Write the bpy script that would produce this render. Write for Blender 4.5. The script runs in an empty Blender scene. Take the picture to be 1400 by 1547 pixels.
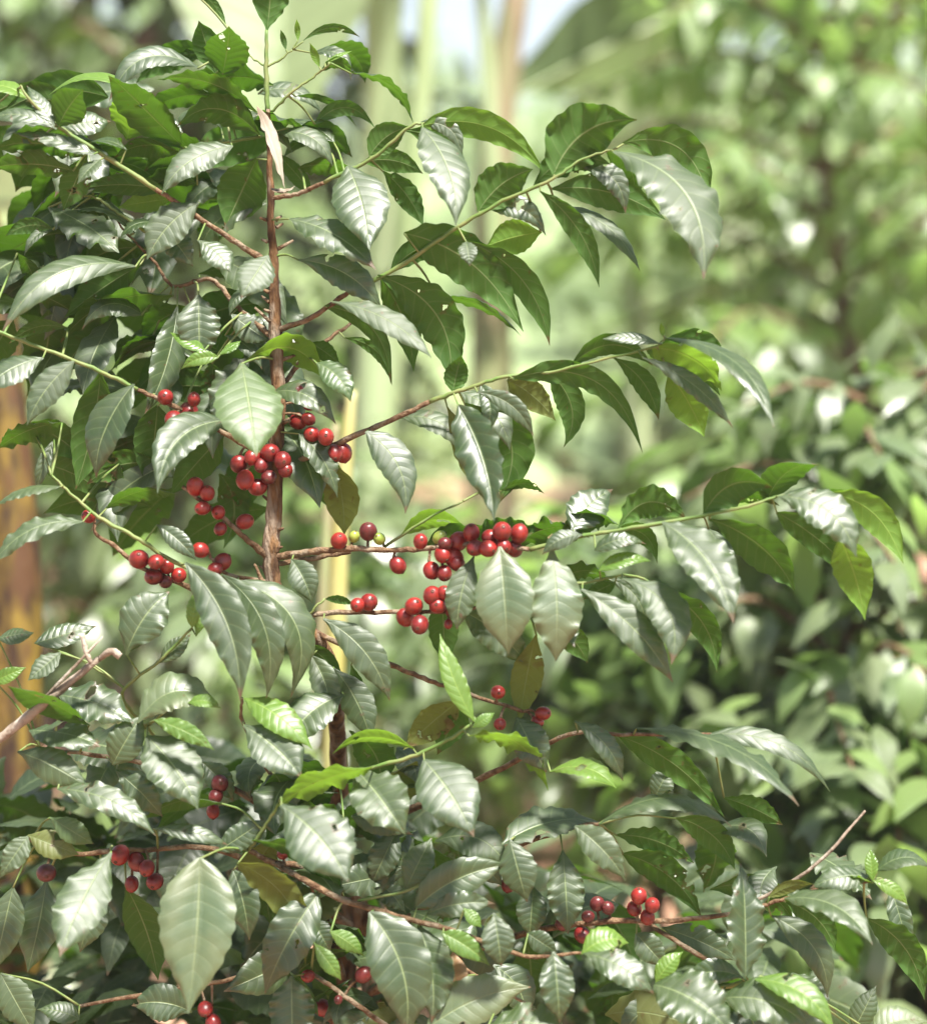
import bpy, bmesh, math, random
import numpy as np
from mathutils import Vector, Matrix
R = math.radians
rnd = random.Random(7)
scene = bpy.context.scene
COL = scene.collection

# ------------------------------------------------------------------ camera
S = 0.65e-3                       # metres per photograph pixel at the focus distance
FD = 2.0                          # focus distance
CAM = Vector((0.0, -FD, 1.3))
PITCH = math.atan(273 * S / FD)   # looking slightly down
FWD = Vector((0, math.cos(PITCH), -math.sin(PITCH)))
UPV = Vector((0, math.sin(PITCH), math.cos(PITCH)))
RGT = Vector((1, 0, 0))
cd = bpy.data.cameras.new('camera')
cam = bpy.data.objects.new('camera', cd)
COL.objects.link(cam)
cam.location = CAM
cam.rotation_euler = (math.pi / 2 - PITCH, 0, 0)
cd.sensor_fit = 'HORIZONTAL'
cd.sensor_width = 36
cd.angle = 2 * math.atan(700 * S / FD)
cd.clip_start, cd.clip_end = 0.05, 2000
cd.dof.use_dof = True
cd.dof.focus_distance = FD
cd.dof.aperture_fstop = 2.5
cd.dof.aperture_blades = 0
scene.camera = cam

# ------------------------------------------------------------------ light
SUN_EL, SUN_AZ = 64, 152           # azimuth measured from the viewing direction (+y) towards +x
w = bpy.data.worlds.new('World'); scene.world = w; w.use_nodes = True
nt = w.node_tree
sky = nt.nodes.new('ShaderNodeTexSky'); sky.sky_type = 'NISHITA'; sky.sun_disc = False
sky.sun_elevation = R(SUN_EL); sky.sun_rotation = R(SUN_AZ)
sky.dust_density = .4; sky.air_density = 1.0
hs = nt.nodes.new('ShaderNodeHueSaturation'); hs.inputs['Saturation'].default_value = .7   # thin white overcast
nt.links.new(sky.outputs[0], hs.inputs['Color'])
nt.links.new(hs.outputs[0], nt.nodes['Background'].inputs[0])
nt.nodes['Background'].inputs[1].default_value = 0.052
sl = bpy.data.lights.new('sun', 'SUN'); sl.energy = 4.6; sl.angle = R(7); sl.color = (1, .955, .88)
so = bpy.data.objects.new('sun', sl); COL.objects.link(so)
sdir = Vector((math.sin(R(SUN_AZ)) * math.cos(R(SUN_EL)), math.cos(R(SUN_AZ)) * math.cos(R(SUN_EL)), math.sin(R(SUN_EL))))
so.rotation_euler = (-sdir).to_track_quat('-Z', 'Y').to_euler()
so.location = (0, 0, 20)
vs = scene.view_settings
vs.view_transform = 'Standard'; vs.look = 'None'; vs.gamma = 1.0; vs.use_curve_mapping = False
vs.exposure = 2.02
scene.cycles.use_denoising = True
scene.cycles.max_bounces = 8
scene.cycles.caustics_reflective = False
scene.cycles.caustics_refractive = False
scene.cycles.sample_clamp_indirect = 6

def at(x, y, d=FD):
    """photograph pixel at distance d -> world point"""
    u = (x - 700) * S / FD; v = (773.5 - y) * S / FD
    return CAM + (FWD + RGT * u + UPV * v) * d

# ------------------------------------------------------------------ helpers
def mesh_obj(name, verts, faces, mat, parent=None, loc=(0, 0, 0), uv=None, smooth=True):
    me = bpy.data.meshes.new(name)
    me.from_pydata([tuple(v) for v in verts], [], faces)
    if uv is not None:
        ul = me.uv_layers.new(name='UVMap')
        idx = np.empty(len(me.loops), dtype=np.int32); me.loops.foreach_get('vertex_index', idx)
        ul.data.foreach_set('uv', np.asarray(uv, dtype=np.float32)[idx].ravel())
    if smooth:
        me.polygons.foreach_set('use_smooth', [True] * len(me.polygons))
    me.update()
    if mat: me.materials.append(mat)
    o = bpy.data.objects.new(name, me)
    o.location = loc
    if parent: o.parent = parent
    COL.objects.link(o)
    return o

def thing(name, label, cat, loc, group=None):
    o = bpy.data.objects.new(name, None); o.location = loc; o.empty_display_size = .1
    o['label'] = label; o['category'] = cat
    if group: o['group'] = group
    COL.objects.link(o)
    return o

def spline(pts, n):
    """Catmull-Rom through pts (arrays) -> about n samples per span"""
    P = [np.array(p, float) for p in pts]
    if len(P) == 2:
        return [P[0] + (P[1] - P[0]) * t for t in np.linspace(0, 1, n + 1)]
    P = [2 * P[0] - P[1]] + P + [2 * P[-1] - P[-2]]
    out = []
    for i in range(1, len(P) - 2):
        for k in range(n):
            t = k / n
            a, b, c, d = P[i - 1], P[i], P[i + 1], P[i + 2]
            out.append(.5 * (2 * b + (c - a) * t + (2 * a - 5 * b + 4 * c - d) * t * t + (3 * b - a - 3 * c + d) * t ** 3))
    out.append(P[-2])
    return out

def tube_geo(path, sides=8, V=None, F=None, UV=None, node_every=None, rough=0.0, seed=0):
    """path: list of (x,y,z,r)"""
    V = [] if V is None else V; F = [] if F is None else F; UV = [] if UV is None else UV
    rg = random.Random(seed)
    b0 = len(V); n = len(path)
    prev = None; length = 0
    for i, p in enumerate(path):
        c = Vector(p[:3]); r = p[3]
        a = Vector(path[max(0, i - 1)][:3]); b = Vector(path[min(n - 1, i + 1)][:3])
        t = (b - a).normalized()
        if prev is None:
            prev = t.orthogonal().normalized()
        prev = (prev - t * prev.dot(t)).normalized()
        bi = t.cross(prev)
        if i: length += (c - Vector(path[i - 1][:3])).length
        k = 1.0
        if node_every:
            ph = (length / node_every) % 1.0
            k += .2 * math.exp(-((ph - .5) / .07) ** 2)
        for s in range(sides):
            an = 2 * math.pi * s / sides
            rr = r * k * (1 + rough * rg.uniform(-1, 1))
            V.append(c + (prev * math.cos(an) + bi * math.sin(an)) * rr)
            UV.append((s / sides, length))
    for i in range(n - 1):
        for s in range(sides):
            s2 = (s + 1) % sides
            F.append((b0 + i * sides + s, b0 + i * sides + s2, b0 + (i + 1) * sides + s2, b0 + (i + 1) * sides + s))
    F.append(tuple(b0 + s for s in range(sides))[::-1])
    F.append(tuple(b0 + (n - 1) * sides + s for s in range(sides)))
    return V, F, UV

# ------------------------------------------------------------------ materials
def newmat(name):
    m = bpy.data.materials.new(name); m.use_nodes = True
    for n in list(m.node_tree.nodes): m.node_tree.nodes.remove(n)
    return m, m.node_tree.nodes, m.node_tree.links

class NB:
    def __init__(s, n, l): s.n, s.l = n, l
    def new(s, t, **kw):
        o = s.n.new(t)
        for k, v in kw.items(): setattr(o, k, v)
        return o
    def put(s, inp, v):
        if hasattr(v, 'is_linked') or isinstance(v, bpy.types.NodeSocket): s.l.new(v, inp)
        else: inp.default_value = v
    def math(s, op, a, b=0.0, c=None, clamp=False):
        o = s.new('ShaderNodeMath', operation=op, use_clamp=clamp)
        s.put(o.inputs[0], a); s.put(o.inputs[1], b)
        if c is not None: s.put(o.inputs[2], c)
        return o.outputs[0]
    def mix(s, f, a, b):
        o = s.new('ShaderNodeMix', data_type='RGBA')
        s.put(o.inputs[0], f); s.put(o.inputs[6], a if not isinstance(a, tuple) else (*a, 1)); s.put(o.inputs[7], b if not isinstance(b, tuple) else (*b, 1))
        return o.outputs[2]
    def noise(s, scale, detail=3, vec=None, rough=.5):
        o = s.new('ShaderNodeTexNoise'); o.inputs['Scale'].default_value = scale; o.inputs['Detail'].default_value = detail
        o.inputs['Roughness'].default_value = rough
        if vec is not None: s.l.new(vec, o.inputs['Vector'])
        return o.outputs['Fac'], o.outputs['Color']
    def mr(s, v, a, b, c, d):
        o = s.new('ShaderNodeMapRange'); s.put(o.inputs[0], v)
        for i, q in enumerate((a, b, c, d)): o.inputs[i + 1].default_value = q
        return o.outputs[0]

def leaf_material(name, top, under, trans, tfac=.3, rough=.4, veins=9, vein_col=(.17, .22, .09), spots=0.0, tipcol=None, spec=.5, simple=False, spot_col=(.075, .038, .016), mottle=None):
    m, n, l = newmat(name); b = NB(n, l)
    out = b.new('ShaderNodeOutputMaterial')
    uvn = b.new('ShaderNodeUVMap'); sep = b.new('ShaderNodeSeparateXYZ'); l.new(uvn.outputs[0], sep.inputs[0])
    u, v = sep.outputs[0], sep.outputs[1]
    av = b.math('ABSOLUTE', b.math('SUBTRACT', v, .5)); av = b.math('MULTIPLY', av, 2.0)
    oi = b.new('ShaderNodeObjectInfo'); rn = oi.outputs['Random']
    tc = b.new('ShaderNodeTexCoord')
    geo = b.new('ShaderNodeNewGeometry')
    back = geo.outputs['Backfacing']
    nf, nc = b.noise(55, 3, tc.outputs['Object'])
    # hue changes from leaf to leaf, mottling inside a leaf
    top2 = tuple(min(1, c * f) for c, f in zip(top, (1.55, 1.35, 1.25)))
    under2 = tuple(min(1, c * f) for c, f in zip(under, (1.35, 1.25, 1.1)))
    ctop = b.mix(rn, top, top2)
    cund = b.mix(rn, under, under2)
    col = b.mix(back, ctop, cund)
    col = b.mix(b.mr(nf, .35, .7, 0, .5), col, b.mix(back, top2, under))
    # veins
    ph = b.math('FRACT', b.math('MULTIPLY', b.math('SUBTRACT', u, b.math('MULTIPLY', b.math('POWER', av, 1.3), .13)), veins))
    d = b.math('ABSOLUTE', b.math('SUBTRACT', ph, .5))           # 0 on the vein, .5 between two
    lat = b.mr(d, .02, .10, 1, 0)
    mid = b.mr(av, .012, .05, 1, 0)
    vein = b.math('MAXIMUM', mid, b.math('MULTIPLY', lat, .2))
    col = b.mix(b.math('MULTIPLY', vein, .8), col, vein_col)
    if mottle:
        mf, _ = b.noise(22, 4, tc.outputs['Object'])
        col = b.mix(b.mr(mf, .42, .66, 0, .9), col, mottle)
    # a few rust specks, more on some leaves than on others
    r3 = b.math('FRACT', b.math('MULTIPLY', rn, 13.7))
    bl, _ = b.noise(48, 3, tc.outputs['Object'])
    col = b.mix(b.mr(b.math('ADD', bl, b.math('MULTIPLY', r3, .13)), .735, .765, 0, .8), col, (.065, .036, .016))
    dust, _ = b.noise(24, 5, tc.outputs['Object'])
    col = b.mix(b.math('MULTIPLY', b.mr(dust, .45, .75, 0, .22), b.math('SUBTRACT', 1.0, back)), col, (.10, .11, .07))
    kf, _ = b.noise(130, 2, tc.outputs['Object'])
    col = b.mix(b.mr(b.math('ADD', kf, b.math('MULTIPLY', rn, .06)), .765, .785, 0, .8), col, spot_col)
    if spots > 0:
        sf, _ = b.noise(38, 2, tc.outputs['Object'])
        col = b.mix(b.mr(sf, .70 - spots, .74 - spots, 0, .85), col, spot_col)
    if tipcol:
        tf, _ = b.noise(30, 2, tc.outputs['Object'])
        edge = b.math('ADD', u, b.math('MULTIPLY', tf, .12))
        edge = b.math('ADD', edge, b.math('MULTIPLY', b.math('SUBTRACT', b.math('FRACT', b.math('MULTIPLY', rn, 7.3)), .75), .12))
        col = b.mix(b.mr(edge, .985, 1.01, 0, .9), col, tipcol)
    hgt = b.math('ADD', b.math('MULTIPLY', b.math('POWER', b.math('MULTIPLY', d, 2.0), .6), 1.0), b.math('MULTIPLY', mid, -1.2))
    hgt = b.math('ADD', hgt, b.math('MULTIPLY', nf, .5))
    bp = b.new('ShaderNodeBump'); bp.inputs['Strength'].default_value = .3; bp.inputs['Distance'].default_value = .0012
    l.new(hgt, bp.inputs['Height'])
    p = b.new('ShaderNodeBsdfPrincipled')
    l.new(col, p.inputs['Base Color'])
    n2, _ = b.noise(16, 3, tc.outputs['Object'])
    rr = b.math('ADD', b.math('MULTIPLY', b.math('SUBTRACT', b.math('ADD', nf, n2), .6), .3), b.math('ADD', b.math('MULTIPLY', back, .22), b.math('ADD', b.math('MULTIPLY', b.math('FRACT', b.math('MULTIPLY', rn, 5.1)), .14), rough - .17)))
    l.new(rr, p.inputs['Roughness'])
    l.new(b.mr(back, 0, 1, spec, .25), p.inputs['Specular IOR Level'])
    if not simple: l.new(bp.outputs[0], p.inputs['Normal'])
    t = b.new('ShaderNodeBsdfTranslucent')
    tcol = b.mix(b.math('MULTIPLY', vein, .8), trans, tuple(c * .6 for c in trans))
    l.new(tcol, t.inputs['Color'])
    if not simple: l.new(bp.outputs[0], t.inputs['Normal'])
    ms = b.new('ShaderNodeMixShader'); ms.inputs[0].default_value = tfac
    l.new(p.outputs[0], ms.inputs[1]); l.new(t.outputs[0], ms.inputs[2])
    if simple:
        l.new(ms.outputs[0], out.inputs[0])
    else:   # holes eaten by insects, inside the brown blotches
        hm = b.mr(b.math('ADD', bl, b.math('MULTIPLY', r3, .13)), .775, .780, 0, 1)
        tr = b.new('ShaderNodeBsdfTransparent'); m2 = b.new('ShaderNodeMixShader')
        l.new(hm, m2.inputs[0]); l.new(ms.outputs[0], m2.inputs[1]); l.new(tr.outputs[0], m2.inputs[2])
        l.new(m2.outputs[0], out.inputs[0])
    return m

def plain(name, c1, c2, scale=20, rough=.7, bump=.3, dist=.003, stretch=None, spec=.3, detail=5, c3=None, bscale=None):
    m, n, l = newmat(name); b = NB(n, l)
    out = b.new('ShaderNodeOutputMaterial')
    tc = b.new('ShaderNodeTexCoord'); vec = tc.outputs['Object']
    if stretch:
        mp = b.new('ShaderNodeMapping'); mp.inputs['Scale'].default_value = stretch; l.new(vec, mp.inputs[0]); vec = mp.outputs[0]
    f, _ = b.noise(scale, detail, vec)
    col = b.mix(b.mr(f, .38, .62, 0, 1), c1, c2)
    if c3:
        g, _ = b.noise(scale * .43, 3, vec)
        col = b.mix(b.mr(g, .52, .6, 0, 1), col, c3)
    p = b.new('ShaderNodeBsdfPrincipled'); l.new(col, p.inputs['Base Color'])
    p.inputs['Roughness'].default_value = rough; p.inputs['Specular IOR Level'].default_value = spec
    h, _ = b.noise(bscale or scale * 3, 4, vec)
    bp = b.new('ShaderNodeBump'); bp.inputs['Strength'].default_value = bump; bp.inputs['Distance'].default_value = dist
    l.new(h, bp.inputs['Height']); l.new(bp.outputs[0], p.inputs['Normal'])
    l.new(p.outputs[0], out.inputs[0])
    return m

M = {}
M['m'] = leaf_material('leaf_mature', (.022, .042, .014), (.034, .080, .014), (.11, .26, .015), tfac=.26, rough=.48, spec=.8, spots=.0, tipcol=(.085, .045, .02))
M['o'] = leaf_material('leaf_olive', (.065, .085, .022), (.085, .105, .025), (.22, .28, .04), tfac=.30, rough=.5, spots=.02)
M['y'] = leaf_material('leaf_young', (.065, .135, .022), (.08, .16, .025), (.22, .40, .03), tfac=.38, rough=.4, vein_col=(.25, .36, .08))
M['g'] = leaf_material('leaf_pale', (.050, .082, .036), (.09, .14, .05), (.20, .32, .07), tfac=.25, rough=.5, vein_col=(.16, .20, .09), mottle=(.095, .115, .045), spec=.9, tipcol=(.16, .075, .04))
M['s'] = leaf_material('leaf_spotted', (.040, .075, .026), (.07, .12, .03), (.2, .34, .04), tfac=.26, rough=.42, spots=.07, tipcol=(.15, .06, .03))
M['r'] = leaf_material('leaf_reddish', (.20, .13, .07), (.22, .12, .07), (.4, .2, .1), tfac=.25, rough=.55, spots=.12, spot_col=(.28, .07, .06))
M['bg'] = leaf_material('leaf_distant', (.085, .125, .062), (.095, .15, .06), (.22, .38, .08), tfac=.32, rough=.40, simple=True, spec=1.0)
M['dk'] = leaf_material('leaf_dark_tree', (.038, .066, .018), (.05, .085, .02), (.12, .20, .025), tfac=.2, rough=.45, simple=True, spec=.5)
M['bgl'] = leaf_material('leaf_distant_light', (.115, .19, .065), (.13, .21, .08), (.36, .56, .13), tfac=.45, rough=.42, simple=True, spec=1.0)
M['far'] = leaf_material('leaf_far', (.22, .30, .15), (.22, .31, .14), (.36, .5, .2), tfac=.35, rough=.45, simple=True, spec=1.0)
M['bark'] = plain('coffee_bark', (.15, .080, .034), (.045, .021, .009), 130, .9, 1.0, .006, (1, 1, .3), c3=(.19, .145, .105), bscale=220)
M['twig'] = plain('brown_twig', (.075, .038, .018), (.16, .10, .055), 150, .85, .9, .004, c3=(.18, .135, .09), bscale=260)
M['green_twig'] = plain('green_twig', (.085, .145, .032), (.15, .17, .06), 60, .55, .3, .001)
M['dry'] = plain('dry_stick', (.24, .195, .15), (.14, .105, .075), 60, .85, .8, .003, c3=(.32, .28, .23))
M['dryleaf'] = plain('dried_leaf', (.27, .24, .19), (.12, .085, .055), 45, .7, .5, .003, (1, 1, .25))
def cherry_mat(name, c1, c2, rough=.25):
    m, n, l = newmat(name); b = NB(n, l)
    out = b.new('ShaderNodeOutputMaterial'); oi = b.new('ShaderNodeObjectInfo'); tc = b.new('ShaderNodeTexCoord')
    f, _ = b.noise(1.6, 2, tc.outputs['Object'])
    col = b.mix(b.math('ADD', b.math('MULTIPLY', oi.outputs['Random'], .6), b.mr(f, .3, .7, -.1, .5), clamp=True), c1, c2)
    sp, _ = b.noise(9, 2, tc.outputs['Object'])
    col = b.mix(b.mr(sp, .66, .72, 0, .35), col, tuple(min(1, c * 1.5 + .05) for c in c1))
    p = b.new('ShaderNodeBsdfPrincipled'); l.new(col, p.inputs['Base Color'])
    l.new(b.mr(f, .3, .7, rough - .04, rough + .12), p.inputs['Roughness'])
    p.inputs['Subsurface Weight'].default_value = .12; p.inputs['Subsurface Radius'].default_value = (.004, .001, .001)
    p.inputs['Subsurface Scale'].default_value = 1.0
    l.new(p.outputs[0], out.inputs[0]); return m
M['cherry'] = cherry_mat('cherry_red', (.23, .015, .010), (.075, .006, .007), .33)
M['cherry_dark'] = cherry_mat('cherry_dark', (.13, .012, .012), (.05, .008, .008), .35)
M['cherry_green'] = cherry_mat('cherry_green', (.16, .24, .035), (.26, .28, .05), .3)
M['navel'] = plain('cherry_navel', (.10, .04, .02), (.05, .02, .015), 300, .8)

# ------------------------------------------------------------------ leaf geometry
PU = [0, .04, .10, .2, .32, .45, .58, .70, .80, .875, .93, .97, 1.0]
PW = [.05, .16, .40, .72, .94, 1.0, .93, .75, .51, .29, .14, .06, .015]
def leaf_profile(us, fat=0.0):
    w = np.interp(us ** (1 + fat), PU, PW)
    return w

HINT = {'W': (.12, -.83, .54), 'F': (0, -1, .25), 'FU': (0, -.78, .62), 'U': (0, -.45, .89), 'V': (0, -.25, .97), 'B': (0, .9, .42), 'BU': (0, .5, .85), 'E': (0, .12, 1),
        'FL': (-.5, -.85, .3), 'FR': (.5, -.85, .3), 'FUR': (.4, -.72, .55), 'FUL': (-.4, -.72, .55), 'BL': (-.4, .85, .4), 'BR': (.4, .85, .4)}

def make_leaf_mesh(P0, P1, P2, N, width, nu, nv, wave, fold, quilt, rg, tipcurl=0.0, calm=1.0):
    """blade along the quadratic curve P0,P1,P2; N = direction of the upper side"""
    us = np.linspace(0, 1, nu + 1)
    prof = leaf_profile(us, rg.uniform(-.18, .25))
    ph = [rg.uniform(0, 6.28) for _ in range(6)]
    f1, f2 = rg.uniform(2.6, 4.6), rg.uniform(5.5, 8.5); am = [rg.uniform(.3, 1.2) for _ in range(4)]
    V, UVs = [], []
    L = (P2 - P0).length
    tw = rg.uniform(-.2, .2) * calm; f3 = rg.uniform(9, 13); ph3 = [rg.uniform(0, 6.28) for _ in range(2)]; asy = rg.uniform(-.16, .16) * calm
    for i, u in enumerate(us):
        c = P0 * (1 - u) ** 2 + P1 * 2 * u * (1 - u) + P2 * u * u
        t = ((P1 - P0) * (1 - u) + (P2 - P1) * u).normalized()
        n = (N - t * N.dot(t))
        if n.length < 1e-4: n = t.orthogonal()
        n.normalize()
        n = Matrix.Rotation(tw * (u - .3), 3, t) @ n
        s = t.cross(n)
        if tipcurl and u > .6: c = c - n * tipcurl * L * (u - .6) ** 2
        hw = width * .5 * prof[i]
        for j in range(nv + 1):
            q = j / nv * 2 - 1
            side = 0 if q < 0 else 1
            a = abs(q)
            env = min(1, u / .12) * min(1, (1 - u) / .15)
            wv = wave * width * env * ((a ** 2.5) * math.sin(6.283 * f1 * u + ph[side]) * .5 * am[side] + (a ** 4) * (.45 * am[2 + side] * math.sin(6.283 * f2 * u + ph[2 + side]) + .20 * am[2 + side] * math.sin(6.283 * f3 * u + ph3[side] + 2 * math.sin(9 * u)))) - .05 * width * a ** 5 * env
            phv = (u - .13 * a ** 1.3) * 9
            ql = quilt * width * abs(math.sin(math.pi * phv + math.pi / 2 + math.pi / 2)) * (1 - a ** 3) * min(1, a * 4) * env
            ed = 1 + env * (.03 * math.sin(6.283 * f2 * u + ph[4 + side]) + .012 * math.sin(6.283 * f3 * u + ph3[side]))
            cup = math.tan(fold + (asy if side else -asy)) * (a ** .9) * hw * (1 - .35 * a)
            V.append(c + s * (q * hw * ed) + n * (wv + ql + cup))
            UVs.append((u, j / nv))
    F = []
    W = nv + 1
    for i in range(nu):
        for j in range(nv):
            F.append((i * W + j, i * W + j + 1, (i + 1) * W + j + 1, (i + 1) * W + j))
    return V, F, UVs

def frame_vec(h):   # hint given in the camera frame (right, away, up)
    return (RGT * h[0] + FWD * h[1] + UPV * h[2]).normalized()

class Plant:
    def __init__(s, name, label, cat, loc, group=None):
        s.root = thing(name, label, cat, loc, group); s.loc = Vector(loc)
        s.nodes = []       # (pixel x, pixel y, depth) samples along the wood, for petioles
        s.nleaf = 0
    def branch(s, pts, mat, name='branch', sides=8, node=.032, rough=.11):
        """pts: (x px, y px, z cm, radius px)"""
        sm = spline(pts, 7)
        path = []
        for i, p in enumerate(sm):
            d = FD + p[2] / 100
            w_ = at(p[0] + rnd.uniform(-1, 1), p[1] + rnd.uniform(-1, 1), d) - s.loc
            path.append((w_.x, w_.y, w_.z, max(.4, p[3] * .9) * S * d / FD))
            s.nodes.append((p[0], p[1], p[2]))
        V, F, UV = tube_geo(path, sides, node_every=node, rough=rough, seed=len(s.nodes))
        return mesh_obj(name, V, F, mat, s.root, (0, 0, 0), UV)
    def near(s, x, y, z):
        best, bd = None, 1e9
        for nx, ny, nz in s.nodes:
            dd = (nx - x) ** 2 + (ny - y) ** 2 + ((nz - z) * 6) ** 2
            if dd < bd: bd, best = dd, (nx, ny, nz)
        return best, math.sqrt(bd)
    def leaf(s, bx, by, tx, ty, wpx, code, bend=0, tone='m', z=None, dz=None, petiole=True, wave=None, fold=None, name=None):
        rg = random.Random(int(bx * 7 + by * 13 + tx * 3 + ty))
        h = HINT[code]
        h = (h[0] + rg.uniform(-.12, .12), h[1] + rg.uniform(-.08, .08), h[2] + rg.uniform(-.08, .08))
        N = frame_vec(h)
        under = code[0] in 'BE'
        if z is None: z = (1.2 if under else -.8) + rg.uniform(-1.5, 1.5)
        L2 = math.hypot(tx - bx, ty - by)
        dirp = ((tx - bx) / L2, (ty - by) / L2)
        t0 = RGT * dirp[0] - UPV * dirp[1]
        if dz is None:
            ny = N.dot(FWD)
            a = -t0.dot(N) / ny if abs(ny) > .1 else 0
            a = max(-1, min(1, a)) if code == 'W' else max(-.75, min(.75, a * .75))
            dzm = a * L2 * S
        else: dzm = dz / 100
        d0 = FD + z / 100; d1 = d0 + dzm
        P0, P2 = at(bx, by, d0), at(tx, ty, d1)
        # bulge towards the top of the picture (a drooping arch)
        px, py = -dirp[1], dirp[0]
        if py > 0: px, py = -px, -py
        if abs(dirp[0]) < .25:   # hanging leaf: bend sideways by its sign
            px, py = 1, 0
        mx, my = (bx + tx) / 2 + px * bend * 2, (by + ty) / 2 + py * bend * 2
        P1 = at(mx, my, (d0 + d1) / 2 - .004 * (1 if not under else -1)) + N * L2 * S * (rg.uniform(.0, .1) if code == 'W' else rg.uniform(-.02, .22))
        t = (P2 - P0).normalized()
        n = (N - t * N.dot(t)).normalized()
        fs = abs(n.dot(FWD))
        L3 = (P2 - P0).length
        width = wpx * S * d0 / FD / max(.5, fs) * .9
        width = max(.18 * L3, min(.62 * L3, width)) if wpx > 14 else wpx * S
        if wave is None: wave = rg.choice([.03, .05, .08]) if code == 'W' else rg.choice([.02, .05, .08, .11, .14])
        if L2 < 100: wave *= .55
        if fold is None and code == 'W': fold = rg.uniform(-.06, .1)
        if fold is None: fold = rg.uniform(.05, .35) if rg.random() < .8 else rg.uniform(-.25, 0)
        nu = 46 if L2 > 70 else 24
        V, F, UV = make_leaf_mesh(Vector((0, 0, 0)), P1 - P0, P2 - P0, N, width, nu, 12, wave, fold, .0035, rg, rg.uniform(0, .35), .35 if code == 'W' else 1.0)
        o = mesh_obj(name or ('young_leaf' if tone == 'y' else 'leaf'), V, F, M[tone], s.root, P0 - s.loc, UV)
        s.nleaf += 1
        if petiole and s.nodes:
            q, dist = s.near(bx, by, z)
            if dist > 3:
                A = at(q[0], q[1], FD + q[2] / 100); B = P0 + t * .001
                long = dist > 40
                c = (A + B) / 2 + (Vector((0, .008, .004)) if long else Vector((0, 0, 0)))
                r = 1.4 * S * (1.3 if long else 1)
                pts = spline([(*A, r * 1.1), (*c, r), (*B, r * .8)], 3)
                pts = [(p[0] - s.loc.x, p[1] - s.loc.y, p[2] - s.loc.z, p[3]) for p in pts]
                v, f, uv = tube_geo(pts, 6)
                mesh_obj('twig' if long else 'petiole', v, f, M['green_twig'] , s.root, (0, 0, 0), uv)
        return o
    def leaves(s, text):
        for ln in text.strip().splitlines():
            ln = ln.split('#')[0].split()
            if not ln: continue
            a = [float(q) for q in ln[:5]]
            kw = {}
            rest = ln[5:]
            code = rest[0]
            bend = float(rest[1]) if len(rest) > 1 else 0
            tone = rest[2] if len(rest) > 2 else 'm'
            z = float(rest[3]) if len(rest) > 3 and rest[3] != '-' else None
            for q in rest[4:]:
                k, val = q.split('='); kw[k] = float(val)
            s.leaf(*a, code, bend, tone, z, **kw)

# ------------------------------------------------------------------ cherries
def cherry_meshes():
    V, F = [], []
    nr, ns = 10, 14
    prof = []
    for i in range(nr + 1):
        th = math.pi * i / nr
        r = math.sin(th); zz = -math.cos(th)
        zz *= 1.08
        if zz > .8: r *= .97
        prof.append((r, zz))
    V.append((0, 0, prof[0][1]))
    for i in range(1, nr):
        for k in range(ns):
            a = 2 * math.pi * k / ns
            V.append((prof[i][0] * math.cos(a), prof[i][0] * math.sin(a), prof[i][1]))
    V.append((0, 0, prof[nr][1] - .04))
    for k in range(ns):
        F.append((0, 1 + (k + 1) % ns, 1 + k))
    for i in range(nr - 2):
        for k in range(ns):
            a = 1 + i * ns + k; b_ = 1 + i * ns + (k + 1) % ns
            F.append((a, b_, b_ + ns, a + ns))
    top = len(V) - 1; o = 1 + (nr - 2) * ns
    for k in range(ns):
        F.append((o + k, o + (k + 1) % ns, top))
    # the little ring at the far end
    ring0 = len(V)
    for (r, zz) in ((.20, 1.045), (.17, 1.12), (.08, 1.10), (.05, 1.04)):
        for k in range(ns):
            a = 2 * math.pi * k / ns
            V.append((r * math.cos(a), r * math.sin(a), zz))
    nav = []
    for i in range(3):
        for k in range(ns):
            a = ring0 + i * ns + k; b_ = ring0 + i * ns + (k + 1) % ns
            nav.append(len(F)); F.append((a, b_, b_ + ns, a + ns))
    out = {}
    for key in ('cherry', 'cherry_dark', 'cherry_green'):
        me = bpy.data.meshes.new('cherry'); me.from_pydata(V, [], F)
        me.materials.append(M[key]); me.materials.append(M['navel'])
        me.polygons.foreach_set('use_smooth', [True] * len(me.polygons))
        for q in nav: me.polygons[q].material_index = 1
        me.update(); out[key] = me
    return out
CH = cherry_meshes()

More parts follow.
